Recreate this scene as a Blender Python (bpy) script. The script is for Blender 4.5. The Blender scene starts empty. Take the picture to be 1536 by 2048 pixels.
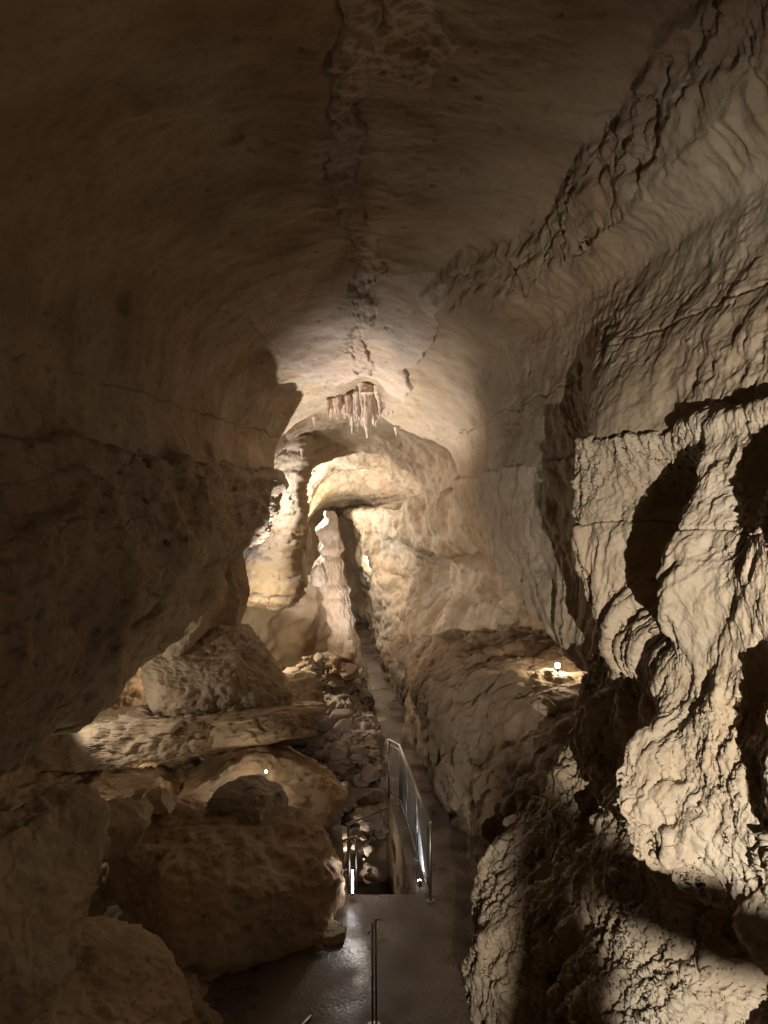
import bpy, math, random
import numpy as np
from mathutils import Vector, Matrix

# ------------------------------------------------------------------ camera, world, exposure
SC = bpy.context.scene
COL = SC.collection
F = 1479.0          # focal length in photo pixels (1536 x 2048)
EYE = 5.3           # the camera stands 5.3 m above the cave path
cam_d = bpy.data.cameras.new('camera'); cam = bpy.data.objects.new('camera', cam_d); COL.objects.link(cam)
cam.location = (0, 0, EYE); cam.rotation_euler = (math.radians(90), 0, 0)
cam_d.lens = 26.0; cam_d.sensor_width = 36.0; cam_d.clip_start = 0.05; cam_d.clip_end = 300
SC.camera = cam
w = bpy.data.worlds.new('World'); SC.world = w; w.use_nodes = True
w.node_tree.nodes['Background'].inputs[0].default_value = (0.5, 0.42, 0.35, 1)
w.node_tree.nodes['Background'].inputs[1].default_value = 0.0
SC.view_settings.view_transform = 'Standard'; SC.view_settings.look = 'None'
SC.view_settings.exposure = 0.0; SC.view_settings.gamma = 1.0
SC.render.resolution_x = 768; SC.render.resolution_y = 1024
SC.render.engine = 'CYCLES'
SC.cycles.use_denoising = True
SC.cycles.max_bounces = 6; SC.cycles.diffuse_bounces = 5; SC.cycles.glossy_bounces = 3
SC.cycles.sample_clamp_indirect = 4.0

def p(px, py, d):   # a point seen at photo pixel px, py, d metres ahead of the camera
    return ((px - 768.0) / F * d, d, EYE + (1024.0 - py) / F * d)

# ------------------------------------------------------------------ lamps of the cave
WARM = (1.0, 0.81, 0.57); CREAM = (1.0, 0.895, 0.76); WHITE = (1.0, 0.9, 0.82); COOL = (0.9, 0.92, 1.0)
def lamp(loc, power, col=WARM, radius=0.03, aim=None, cone=120, blend=0.5, name='lamp_light'):
    l = bpy.data.lights.new(name, 'SPOT' if aim else 'POINT')
    l.energy = power; l.color = col; l.shadow_soft_size = radius
    o = bpy.data.objects.new(name, l); COL.objects.link(o); o.location = loc
    if aim:
        l.spot_size = math.radians(cone); l.spot_blend = blend
        o.rotation_euler = (Vector(aim) - Vector(loc)).to_track_quat('-Z', 'Y').to_euler()
    return o
# floodlight low beside the viewer, raking along the right wall
lamp((.9, -1.0, 3.95), 2900, CREAM, 0.018, aim=(.9 + .5, -1.0 + .86, 3.95 - .10), cone=100, blend=0.85)     # its left side is cut off by an added, unseen barn door plate
# behind the left bulge: up at the stalactites
lamp(p(527, 1292, 15.7), 2700, WHITE, 0.05, aim=(-.55, 15.5, 7.9), cone=66, blend=0.85)
lamp(p(541, 1000, 18.9), 120, COOL, 0.04)
# far passage lamps
lamp(p(476, 1240, 17.9), 330, WARM, 0.05)
lamp(p(590, 992, 23.9), 520, WHITE, 0.04)
lamp(p(662, 1120, 25.0), 120, CREAM, 0.04)
lamp(p(616, 1000, 26.6), 240, WHITE, 0.04)
lamp(p(660, 1050, 28.0), 120, WARM, 0.04)  # hidden lamp added to set the far arches apart
lamp(p(632, 1338, 18.9), 900, WHITE, 0.04, aim=p(672, 1160, 23.6), cone=50, blend=.7)
lamp(p(722, 1120, 31.0), 60, WARM, 0.05)
# niche on the right
lamp(p(1114, 1322, 12.1), 60, WARM, 0.03)
# slot on the left
lamp((-5.3, 11.2, 2.5), 130, CREAM, 0.05, aim=(-2.9, 13.4, 2.6), cone=110, blend=0.3)
lamp(p(507, 1540, 11.1), 11, WARM, 0.03)
lamp(p(140, 1606, 9.9), 14, WARM, 0.03)
lamp(p(285, 1556, 11.8), 4, WARM, 0.03)

# ------------------------------------------------------------------ noise (numpy)
rng = np.random.RandomState(7)
PERM = rng.permutation(256).astype(np.int32); PERM = np.concatenate([PERM, PERM, PERM])
GR = rng.normal(size=(256, 3)); GR /= np.linalg.norm(GR, axis=1)[:, None]; GR = GR.astype(np.float32)
def gnoise(q):
    q = np.asarray(q, np.float32)
    i = np.floor(q).astype(np.int64); f = (q - i).astype(np.float32); i = (i & 255).astype(np.int32)
    u = f * f * f * (f * (f * 6 - 15) + 10)
    def g(dx, dy, dz):
        h = PERM[PERM[PERM[(i[:, 0] + dx) & 255] + ((i[:, 1] + dy) & 255)] + ((i[:, 2] + dz) & 255)]
        v = GR[h]
        return v[:, 0] * (f[:, 0] - dx) + v[:, 1] * (f[:, 1] - dy) + v[:, 2] * (f[:, 2] - dz)
    def L(a, b, t): return a + t * (b - a)
    x0 = L(L(g(0,0,0), g(1,0,0), u[:,0]), L(g(0,1,0), g(1,1,0), u[:,0]), u[:,1])
    x1 = L(L(g(0,0,1), g(1,0,1), u[:,0]), L(g(0,1,1), g(1,1,1), u[:,0]), u[:,1])
    return L(x0, x1, u[:, 2]) * 1.6
def fbm(q, octs=4, gain=0.5, lac=2.03):
    s = 0; a = 1.0; q = np.asarray(q, np.float32)
    for k in range(octs):
        s = s + a * gnoise(q + 17.3 * k); a *= gain; q = q * lac
    return s
def ridged(q, octs=3):
    s = 0; a = 1.0; q = np.asarray(q, np.float32)
    for k in range(octs):
        s = s + a * (1 - 2 * np.abs(gnoise(q + 9.1 * k))); a *= 0.5; q = q * 2.1
    return s
def pits(q, dens=0.5, rad=0.3):
    q = np.asarray(q, np.float32); c = np.floor(q).astype(np.int64); out = np.zeros(len(q), np.float32)
    for dx in (-1, 0, 1):
        for dy in (-1, 0, 1):
            for dz in (-1, 0, 1):
                cc = (c + np.array([dx, dy, dz]))
                h = PERM[PERM[PERM[(cc[:, 0] & 255)] + (cc[:, 1] & 255)] + (cc[:, 2] & 255)]
                ctr = cc + 0.5 + 0.45 * GR[h]
                r = rad * (0.3 + 0.7 * ((h * 37) % 256) / 256.0)
                d2 = ((q - ctr) ** 2).sum(1) / (r * r)
                on = ((h * 91) % 256) / 256.0 < dens
                out = np.maximum(out, np.where(on, np.clip(1 - d2, 0, 1) * r / rad, 0))
    return out
def blocks(q, jit=0.45):
    """broken blocks: (random height per block, distance to the joint between blocks)"""
    q = np.asarray(q, np.float32); c = np.floor(q).astype(np.int64)
    f1 = np.full(len(q), 9., np.float32); f2 = f1.copy(); hv = np.zeros(len(q), np.float32)
    for dx in (-1, 0, 1):
        for dy in (-1, 0, 1):
            for dz in (-1, 0, 1):
                cc = (c + np.array([dx, dy, dz]))
                h = PERM[PERM[PERM[(cc[:, 0] & 255)] + (cc[:, 1] & 255)] + (cc[:, 2] & 255)]
                ctr = cc + 0.5 + jit * GR[h]
                df = q - ctr; d = np.sqrt((df ** 2).sum(1))
                tilt = (df * GR[(h + 77) % 256]).sum(1)
                m = d < f1
                f2 = np.where(m, f1, np.minimum(f2, d)); hv = np.where(m, (h / 127.5 - 1) * .6 + tilt * .9, hv); f1 = np.where(m, d, f1)
    return hv, f2 - f1
def d_blocks(a=.08, s=1.5, st=(1, 1, 1), warp=.25, crack=.6, mask=None):
    def f(c, n):
        q = c * np.array(st) * s; q = q + warp * np.stack([fbm(q * 1.3 + k * 31, 3) for k in range(3)], 1)
        hv, e = blocks(q)
        h = a * (hv * sstep(0, .18, e) - crack * (1 - sstep(0, .10, e)))
        return h * (mask(c) if mask else 1)
    return f
def sstep(a, b, x):
    t = np.clip((x - a) / (b - a), 0, 1); return t * t * (3 - 2 * t)

# ------------------------------------------------------------------ materials
def nodes(name):
    m = bpy.data.materials.new(name); m.use_nodes = True
    nt = m.node_tree; nt.nodes.clear()
    out = nt.nodes.new('ShaderNodeOutputMaterial'); b = nt.nodes.new('ShaderNodeBsdfPrincipled')
    nt.links.new(b.outputs[0], out.inputs[0]); return m, nt, b
def rock_mat(name, c1, c2, c3, stain=0.35, rough=0.85, bump=0.35, scale=1.0, stretch=(1, 1, 1), pit=0.5):
    m, nt, b = nodes(name); N = nt.nodes.new; L = nt.links.new
    tc = N('ShaderNodeTexCoord'); mp = N('ShaderNodeMapping'); mp.inputs['Scale'].default_value = stretch
    L(tc.outputs['Object'], mp.inputs[0])
    n1 = N('ShaderNodeTexNoise'); n1.inputs['Scale'].default_value = 0.7 * scale; n1.inputs['Detail'].default_value = 6; n1.inputs['Roughness'].default_value = 0.6
    n2 = N('ShaderNodeTexNoise'); n2.inputs['Scale'].default_value = 5 * scale; n2.inputs['Detail'].default_value = 8; n2.inputs['Roughness'].default_value = 0.7
    L(mp.outputs[0], n1.inputs[0]); L(mp.outputs[0], n2.inputs[0])
    r = N('ShaderNodeValToRGB'); e = r.color_ramp.elements
    e[0].position = 0.38; e[0].color = (*c1, 1); e[1].position = 0.62; e[1].color = (*c2, 1)
    x = e.new(0.5); x.color = (*[(a + bb) / 2 for a, bb in zip(c1, c2)], 1)
    L(n1.outputs[0], r.inputs[0])
    r2 = N('ShaderNodeValToRGB'); r2.color_ramp.elements[0].position = 0.5; r2.color_ramp.elements[1].position = 0.72
    r2.color_ramp.elements[0].color = (0, 0, 0, 1); r2.color_ramp.elements[1].color = (stain, stain, stain, 1)
    L(n2.outputs[0], r2.inputs[0])
    mx = N('ShaderNodeMix'); mx.data_type = 'RGBA'; L(r2.outputs[0], mx.inputs[0]); L(r.outputs[0], mx.inputs[6]); mx.inputs[7].default_value = (*c3, 1)
    # broad ochre and grey patches in the stone itself
    nv = N('ShaderNodeTexNoise'); nv.inputs['Scale'].default_value = 0.38; nv.inputs['Detail'].default_value = 5; nv.inputs['Distortion'].default_value = 0.8
    L(tc.outputs['Object'], nv.inputs[0])
    rv = N('ShaderNodeValToRGB'); q = rv.color_ramp.elements; q[0].position = .38; q[0].color = (1.0, .94, .86, 1); q[1].position = .62; q[1].color = (.93, .97, 1.0, 1)
    L(nv.outputs[0], rv.inputs[0])
    mv = N('ShaderNodeMix'); mv.data_type = 'RGBA'; mv.blend_type = 'MULTIPLY'; mv.inputs[0].default_value = 1.0
    L(mx.outputs[2], mv.inputs[6]); L(rv.outputs[0], mv.inputs[7])
    # small dark weathering pits
    vo = N('ShaderNodeTexVoronoi'); vo.inputs['Scale'].default_value = 9 * scale; L(mp.outputs[0], vo.inputs[0])
    vr = N('ShaderNodeValToRGB'); vr.color_ramp.elements[0].position = 0.06; vr.color_ramp.elements[1].position = 0.17
    vr.color_ramp.elements[0].color = (pit, pit, pit, 1); vr.color_ramp.elements[1].color = (0, 0, 0, 1)
    L(vo.outputs[0], vr.inputs[0])
    n3 = N('ShaderNodeTexNoise'); n3.inputs['Scale'].default_value = 2.2; n3.inputs['Detail'].default_value = 3; L(mp.outputs[0], n3.inputs[0])
    n3r = N('ShaderNodeValToRGB'); n3r.color_ramp.elements[0].position = 0.5; n3r.color_ramp.elements[1].position = 0.62; L(n3.outputs[0], n3r.inputs[0])
    mu = N('ShaderNodeMath'); mu.operation = 'MULTIPLY'; L(vr.outputs[0], mu.inputs[0]); L(n3r.outputs[0], mu.inputs[1])
    mx2 = N('ShaderNodeMix'); mx2.data_type = 'RGBA'; L(mu.outputs[0], mx2.inputs[0]); L(mv.outputs[2], mx2.inputs[6])
    mx2.inputs[7].default_value = (*[c * 0.25 for c in c3], 1)
    L(mx2.outputs[2], b.inputs['Base Color'])
    b.inputs['Roughness'].default_value = rough; b.inputs['Specular IOR Level'].default_value = 0.25
    # bump: grain and pits
    nb = N('ShaderNodeTexNoise'); nb.inputs['Scale'].default_value = 22 * scale; nb.inputs['Detail'].default_value = 9; nb.inputs['Roughness'].default_value = 0.68
    L(mp.outputs[0], nb.inputs[0])
    sb = N('ShaderNodeMath'); sb.operation = 'SUBTRACT'; L(nb.outputs[0], sb.inputs[0]); L(mu.outputs[0], sb.inputs[1])
    bp = N('ShaderNodeBump'); bp.inputs['Strength'].default_value = bump; bp.inputs['Distance'].default_value = 0.06
    L(sb.outputs[0], bp.inputs['Height']); L(bp.outputs[0], b.inputs['Normal'])
    return m
LIME = rock_mat('limestone', (0.38, 0.31, 0.225), (0.49, 0.415, 0.32), (0.27, 0.19, 0.12), stain=0.5, bump=0.5)
CEIL = rock_mat('ceiling_limestone', (0.30, 0.235, 0.165), (0.42, 0.345, 0.255), (0.22, 0.145, 0.09), stain=0.6, bump=0.35, stretch=(1, 1.6, 1.6), pit=0.3)
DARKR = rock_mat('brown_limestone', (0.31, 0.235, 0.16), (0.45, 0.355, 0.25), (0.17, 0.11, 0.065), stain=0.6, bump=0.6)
WALLD = rock_mat('dark_bedded_limestone', (0.29, 0.235, 0.17), (0.44, 0.36, 0.27), (0.12, 0.075, 0.045), stain=0.7, bump=0.8)
TAN = rock_mat('tan_limestone', (0.42, 0.32, 0.22), (0.56, 0.45, 0.33), (0.24, 0.16, 0.10), stain=0.5, bump=0.7)
DRIP = rock_mat('pink_dripstone', (0.62, 0.48, 0.38), (0.78, 0.66, 0.56), (0.5, 0.3, 0.2), stain=0.55, rough=0.5, bump=0.3, stretch=(2, 2, 0.5), pit=0.1)
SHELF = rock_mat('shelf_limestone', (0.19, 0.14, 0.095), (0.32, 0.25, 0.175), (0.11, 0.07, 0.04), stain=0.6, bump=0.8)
PALE = rock_mat('pale_flowstone', (0.62, 0.53, 0.44), (0.72, 0.66, 0.58), (0.48, 0.30, 0.19), stain=0.55, rough=0.5, bump=0.3, stretch=(2, 2, 0.5), pit=0.1)
CRUST = rock_mat('calcite_crust', (0.5, 0.41, 0.34), (0.66, 0.56, 0.48), (0.33, 0.22, 0.15), stain=0.5, bump=0.8, scale=1.6, pit=.6)
GREYR = rock_mat('grey_limestone', (0.36, 0.31, 0.26), (0.52, 0.46, 0.39), (0.24, 0.17, 0.12), stain=0.5, bump=0.6)

def simple_mat(name, col, rough=0.5, metal=0.0, emit=None, strength=0):
    m, nt, b = nodes(name)
    N = nt.nodes.new; L = nt.links.new
    tc = N('ShaderNodeTexCoord'); n = N('ShaderNodeTexNoise'); n.inputs['Scale'].default_value = 30; n.inputs['Detail'].default_value = 4
    L(tc.outputs['Object'], n.inputs[0])
    mx = N('ShaderNodeMix'); mx.data_type = 'RGBA'; L(n.outputs[0], mx.inputs[0])
    mx.inputs[6].default_value = (*[c * 0.75 for c in col], 1); mx.inputs[7].default_value = (*[min(1, c * 1.2) for c in col], 1)
    L(mx.outputs[2], b.inputs['Base Color']); b.inputs['Roughness'].default_value = rough; b.inputs['Metallic'].default_value = metal
    if emit:
        b.inputs['Emission Color'].default_value = (*emit, 1); b.inputs['Emission Strength'].default_value = strength
    return m
STEEL = simple_mat('brushed_steel', (0.42, 0.40, 0.37), 0.42, 1.0)
MATTE = simple_mat('dull_steel', (0.34, 0.33, 0.31), 0.65, 0.8)
BLACK = simple_mat('black_fitting', (0.03, 0.03, 0.03), 0.5)
GLOW = simple_mat('lit_lens_warm', (0.9, 0.9, 0.8), 0.4, 0, (1.0, 0.86, 0.62), 25)
GLOWW = simple_mat('lit_lens_white', (0.9, 0.9, 0.9), 0.4, 0, (1.0, 0.93, 0.9), 30)

# wet concrete path
PATH, nt, b = nodes('wet_concrete'); N = nt.nodes.new; L = nt.links.new
tc = N('ShaderNodeTexCoord')
n = N('ShaderNodeTexNoise'); n.inputs['Scale'].default_value = 1.6; n.inputs['Detail'].default_value = 7; L(tc.outputs['Object'], n.inputs[0])
r = N('ShaderNodeValToRGB'); r.color_ramp.elements[0].position = 0.35; r.color_ramp.elements[1].position = 0.68
r.color_ramp.elements[0].color = (0.06, 0.042, 0.03, 1); r.color_ramp.elements[1].color = (0.17, 0.125, 0.09, 1)
L(n.outputs[0], r.inputs[0]); L(r.outputs[0], b.inputs['Base Color'])
r = N('ShaderNodeValToRGB'); r.color_ramp.elements[0].position = 0.4; r.color_ramp.elements[1].position = 0.65
r.color_ramp.elements[0].color = (0.27,) * 3 + (1,); r.color_ramp.elements[1].color = (0.65,) * 3 + (1,)
L(n.outputs[0], r.inputs[0]); L(r.outputs[0], b.inputs['Roughness'])
nb = N('ShaderNodeTexNoise'); nb.inputs['Scale'].default_value = 26; nb.inputs['Detail'].default_value = 6; L(tc.outputs['Object'], nb.inputs[0])
bp = N('ShaderNodeBump'); bp.inputs['Strength'].default_value = 0.22; bp.inputs['Distance'].default_value = 0.03
L(nb.outputs[0], bp.inputs['Height']); L(bp.outputs[0], b.inputs['Normal'])

# ------------------------------------------------------------------ mesh helpers
def link_mesh(name, V, Fq, mat, parent=None, smooth=True):
    me = bpy.data.meshes.new(name)
    V = np.ascontiguousarray(V, np.float32); Fq = np.ascontiguousarray(Fq, np.int32)
    k = Fq.shape[1]
    me.vertices.add(len(V)); me.vertices.foreach_set('co', V.ravel())
    me.loops.add(len(Fq) * k); me.loops.foreach_set('vertex_index', Fq.ravel())
    me.polygons.add(len(Fq)); me.polygons.foreach_set('loop_start', np.arange(len(Fq), dtype=np.int32) * k)
    me.polygons.foreach_set('loop_total', np.full(len(Fq), k, np.int32))
    me.update(calc_edges=True); me.validate()
    if smooth: me.polygons.foreach_set('use_smooth', np.ones(len(me.polygons), bool))
    me.materials.append(mat)
    o = bpy.data.objects.new(name, me); COL.objects.link(o)
    if parent: o.parent = parent
    return o
def tag(o, label=None, cat=None, group=None, kind=None):
    if label: o['label'] = label
    if cat: o['category'] = cat
    if group: o['group'] = group
    if kind: o['kind'] = kind
    return o
def cr(P, t):       # Catmull-Rom along axis 0 at parameters t (index units)
    n = len(P); i = np.clip(np.floor(t).astype(int), 0, n - 2); f = (t - i)[:, None, None]
    g = lambda k: P[np.clip(k, 0, n - 1)]
    p0, p1, p2, p3 = g(i - 1), g(i), g(i + 1), g(i + 2)
    p0 = np.where((i == 0)[:, None, None], 2 * p1 - p2, p0); p3 = np.where((i == n - 2)[:, None, None], 2 * p2 - p1, p3)
    return 0.5 * ((2 * p1) + (-p0 + p2) * f + (2 * p0 - 5 * p1 + 4 * p2 - p3) * f ** 2 + (-p0 + 3 * p1 - 3 * p2 + p3) * f ** 3)
PXQ = 1.7
def params(P, lo=4, hi=330, q=None):   # sample densely where a span shows large
    q = q or PXQ
    d = np.maximum(P[..., 1], 1.2); s = 739.0 / d
    seg = np.linalg.norm(np.diff(P, axis=0), axis=2); ss = np.minimum(s[1:], s[:-1])
    behind = (np.maximum(P[1:, :, 1], P[:-1, :, 1]) < 1.5)
    ln = np.where(behind, seg * 20, seg * ss * 1.15)
    ln = np.percentile(ln, 85, axis=1)
    t = []
    for i, l in enumerate(ln):
        n = int(np.clip(l / q, lo, hi)); t.append(i + np.arange(n) / n)
    t.append([len(P) - 1.0]); return np.concatenate(t)
def grid_normals(G):
    du = np.gradient(G, axis=0); dv = np.gradient(G, axis=1); n = np.cross(du, dv)
    return n / (np.linalg.norm(n, axis=2, keepdims=True) + 1e-9)
def net(name, cols, mat, disp, toward, q=None, hi=330, mat2=None, where=None):
    """A lofted rock surface: cols = stations, each a list of points. disp(P) moves it along its normal (positive = toward the passage)."""
    P = np.array(cols, float)
    u = params(P, q=q, hi=hi); A = cr(P, u)
    v = params(np.transpose(P, (1, 0, 2)), q=q, hi=hi); G = np.transpose(cr(np.transpose(A, (1, 0, 2)), v), (1, 0, 2))
    n = grid_normals(G)
    T = np.array(toward, float) if toward is not None else None
    c = G.reshape(-1, 3)
    tv = np.stack([T[0] - c[:, 0], np.zeros(len(c)) + (T[1] - c[:, 1]) * T[3], T[2] - c[:, 2]], 1)
    sgn = np.sign((n.reshape(-1, 3) * tv).sum()) or 1
    n = n * sgn
    for f in disp:
        h = f(G.reshape(-1, 3), n.reshape(-1, 3)).reshape(G.shape[:2])
        G = G + n * h[..., None]
        n = grid_normals(G) * sgn
    a, b = G.shape[:2]; idx = np.arange(a * b).reshape(a, b)
    Q = np.stack([idx[:-1, :-1], idx[1:, :-1], idx[1:, 1:], idx[:-1, 1:]], 2).reshape(-1, 4)
    if sgn < 0: Q = Q[:, ::-1]
    print(name, G.shape)
    o = link_mesh(name, G.reshape(-1, 3), Q, mat)
    if mat2:
        o.data.materials.append(mat2); m = where(G.reshape(-1, 3)); f = (m[Q].mean(1) > .5).astype(np.int32)
        o.data.polygons.foreach_set('material_index', f)
    return o
def structure(o): o['kind'] = 'structure'; return o

# displacement recipes ------------------------------------------------
def d_soft(a=0.12, s=0.7): return lambda c, n: a * fbm(c * s, 3)
def d_rough(a=0.03, s=4.0, octs=5, st=(1, 1, 1)): return lambda c, n: a * fbm(c * np.array(st) * s, octs, 0.55)
def d_pits(a=0.04, s=2.5, dens=0.35, st=(1, 1, 1)): return lambda c, n: -a * pits(c * np.array(st) * s, dens, 0.33)
def d_crack(z0, wd=0.012, a=0.05, wob=0.05):
    def f(c, n):
        z = c[:, 2] - z0 + wob * fbm(c * 1.3, 3)
        return -a * np.exp(-(z / wd) ** 2) * (0.5 + 0.8 * np.clip(gnoise(c * 0.9) + 0.5, 0, 1))
    return f
def d_beds(a=0.02, s=3.0):      # stepped bedding
    def f(c, n):
        z = c[:, 2] * s + 0.6 * fbm(c * 0.5, 2)
        fr = z - np.floor(z); return a * (sstep(0, 0.75, fr) - sstep(0.86, 1.0, fr))
    return f
def d_flutes(a=0.08, s=2.6, zs=0.45, mask=None):
    def f(c, n):
        wv = 0.48 * np.sin(c[:, 2] * 2.1 + 0.6 * c[:, 1]) + 0.2 * fbm(c * 0.8, 2)
        q = np.stack([c[:, 0] * s * 0.5, (c[:, 1] + wv) * s, c[:, 2] * zs], 1)
        h = a * (ridged(q, 3) - 0.6)
        return h * (mask(c) if mask else 1)
    return f

# ------------------------------------------------------------------ the cave: vault of the near chamber
def W(X, d, z): return (X, d, z)
vault = []
def vs(d, pts): vault.append([W(x, d, z) for x, z in pts])
nearR = [(2.4, 9.1), (3.2, 8.2), (3.3, 7.3), (3.0, 6.5), (2.65, 5.93)]
vs(-5, [(-3.9, 5.93), (-4.1, 7.1), (-3.75, 8.45), (-1.9, 9.25), (-.45, 9.35), (1.0, 9.35)] + nearR)
vs(0, [(-3.9, 5.93), (-4.1, 7.1), (-3.75, 8.45), (-1.9, 9.25), (-.45, 9.35), (1.0, 9.35)] + nearR)
vs(3.6, [(-3.9, 5.93), (-4.0, 7.1), (-3.65, 8.45), (-1.9, 9.25), (-.45, 9.35), (1.0, 9.35), (2.3, 9.15), (3.05, 8.3), (3.15, 7.3), (2.85, 6.5), (2.55, 5.93)])
vs(4.5, [(-3.8, 5.93), (-3.95, 7.1), (-3.6, 8.45), (-1.9, 9.25), (-.45, 9.35), (1.0, 9.35), (2.25, 9.15), (2.95, 8.3), (3.05, 7.3), (2.78, 6.6), (2.5, 5.93)])
vs(5.6, [(-3.75, 5.93), (-3.85, 7.1), (-3.5, 8.45), (-1.85, 9.2), (-.45, 9.3), (.95, 9.3), (2.15, 9.1), (2.8, 8.3), (2.8, 7.35), (2.5, 6.6), (2.4, 5.93)])
vs(7, [(-3.6, 5.93), (-3.7, 7.1), (-3.4, 8.4), (-1.8, 9.15), (-.45, 9.3), (.85, 9.25), (2.0, 9.0), (2.5, 8.25), (2.48, 7.4), (2.08, 6.6), (1.9, 5.93)])
vs(8.2, [(-3.4, 5.93), (-3.55, 7.1), (-3.2, 8.25), (-1.7, 9.1), (-.42, 9.25), (.8, 9.2), (1.85, 8.95), (2.35, 8.25), (2.36, 7.4), (2.3, 6.6), (2.5, 5.93)])
vs(9.6, [(-3.2, 5.93), (-3.3, 7.1), (-2.95, 8.2), (-1.6, 8.98), (-.4, 9.15), (.7, 9.05), (1.6, 8.8), (2.1, 8.2), (2.25, 7.4), (2.22, 6.6), (2.35, 5.93)])
vs(11, [(-2.95, 5.93), (-3.1, 7.0), (-2.7, 8.0), (-1.5, 8.7), (-.35, 8.95), (.6, 8.85), (1.3, 8.55), (1.68, 8.1), (1.95, 7.4), (2.02, 6.6), (1.95, 5.93)])
vs(12.2, [(-2.8, 5.93), (-2.95, 6.95), (-2.5, 7.85), (-1.35, 8.35), (-.32, 8.5), (.5, 8.4), (1.2, 8.15), (1.6, 7.8), (1.85, 7.2), (1.92, 6.6), (1.85, 5.93)])
vs(13.7, [(-2.6, 5.93), (-2.75, 6.85), (-2.25, 7.6), (-1.2, 8.05), (-.32, 8.25), (.35, 8.05), (1.0, 7.75), (1.45, 7.4), (1.72, 6.95), (1.8, 6.45), (1.77, 5.93)])
vs(15.2, [(-2.35, 5.93), (-2.45, 6.8), (-1.95, 7.45), (-1.05, 7.85), (-.34, 8.08), (.15, 7.75), (.85, 7.3), (1.3, 7.05), (1.6, 6.75), (1.7, 6.35), (1.7, 5.93)])
vs(16.3, [(-2.4, 5.93), (-2.38, 6.8), (-1.8, 7.32), (-.97, 7.7), (-.34, 7.98), (.0, 7.4), (.75, 6.97), (1.2, 6.78), (1.45, 6.55), (1.6, 6.25), (1.65, 5.93)])
vs(16.8, [(-2.8, 5.93), (-2.7, 7.0), (-2.0, 7.6), (-1.05, 7.98), (-.34, 8.3), (.1, 7.9), (.85, 7.4), (1.4, 7.1), (1.7, 6.8), (1.8, 6.3), (1.8, 5.93)])
vs(17.6, [(-3.5, 5.93), (-3.4, 7.5), (-2.5, 8.1), (-1.3, 8.5), (-.34, 8.7), (.3, 8.5), (1.2, 8.0), (1.9, 7.6), (2.2, 7.1), (2.3, 6.5), (2.3, 5.93)])

def joint(c):       # crust-filled joint running along the ceiling: > 0 inside
    x, y, z = c.T
    jx = -.36 + 0.10 * np.sin(y * 1.3) + 0.16 * fbm(np.stack([y * 1.1, y * 0, y * 0 + 3], 1), 4)
    wid = 0.17 + .10 * gnoise(np.stack([y * 1.4, y * 0, y * 0], 1)) + .05 * gnoise(np.stack([y * 5, y * 0, y * 0 + 9], 1))
    return (wid - np.abs(x - jx + .05 * fbm(c * 4, 3)))
def plate_in(c):    # the low paler plate before the stalactites: > 0 inside
    x, y, z = c.T
    half = 1.28 - (y - 12.6) * .2; cx = -.55 + (y - 12.6) * .09
    return np.minimum(half - np.abs(x - cx), (y - 10.9 - .25 * np.cos(x * 2)) * .8) + 0.16 * fbm(c * 1.3, 4)
def patch(c):
    x, y, z = c.T
    return 1 - (np.hypot((x - .2) / .36, (y - 6.4) / .55) + 0.35 * fbm(np.stack([x, y, y * 0], 1) * 2.2, 3))
def crusty(c):
    x, y, z = c.T; near = (z > 7.4) & (y < 15.3) & (y > 0)
    return (near & ((plate_in(c) > 0) | (joint(c) > 0) | ((patch(c) > 0) & (gnoise(c * 7) > -.25)))).astype(np.float32)
def scarp(c, n):    # broken shoulder where the ceiling bed has fallen away, and the long joint in the ceiling
    x, y, z = c.T
    ex = np.interp(y, [0, 5.4, 7, 8.8, 9.6, 10.6, 11.4], [2.5, 2.28, 2.12, 1.92, 1.6, 1.05, .6])
    e = x - ex + 0.16 * fbm(c * 0.9, 3) + 0.10 * gnoise(c * 2.6) + 0.05 * ridged(np.stack([x * 2, y * 4, z * 0], 1), 2)
    on = sstep(0, 1, y) * (1 - sstep(10.6, 12.2, y)) * sstep(7.7, 8.2, z)
    hv, ed = blocks(np.stack([x * 2.2, y * 2.6, z * 1.6], 1) + .4 * np.stack([fbm(c * 2 + k, 3) for k in (1, 5, 9)], 1))
    brk = on * np.exp(-((e - 0.2) / 0.19) ** 2)
    h = 0.38 * on * (sstep(-.02, .10, e) * .45 + sstep(.22, .32, e) * .3 + sstep(.42, .5, e) * .25) * (1 - sstep(0.8, 2.0, e))
    h += brk * (.12 * hv * sstep(0, .15, ed) - .05 * (1 - sstep(0, .1, ed)) + 0.05 * (ridged(np.stack([x * 2, y * 3.2, z * 1.2], 1), 3) - 0.9))
    near = (z > 7.4) * (1 - sstep(14.5, 15.5, y))
    k = -joint(c); fill = 1 - sstep(-.02, .02, k)
    h += near * (-0.07 * np.exp(-(k / 0.022) ** 2) * np.clip(.6 + 1.4 * gnoise(c * 1.9 + 5), 0, 1) + fill * (0.045 * fbm(c * 4.5, 4, .6) + .04 * gnoise(c * 1.7)))
    h += near * 0.03 * sstep(0, .1, patch(c)) * (0.7 + 1.0 * fbm(c * 9, 2))
    # low panel before the stalactites: step along two diagonal cracks
    e2 = -plate_in(c); pan = near
    h += pan * sstep(11.4, 13, y) * (0.09 * (1 - sstep(-.03, .03, e2)) - .03 * np.exp(-(e2 / .02) ** 2))
    return h
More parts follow.
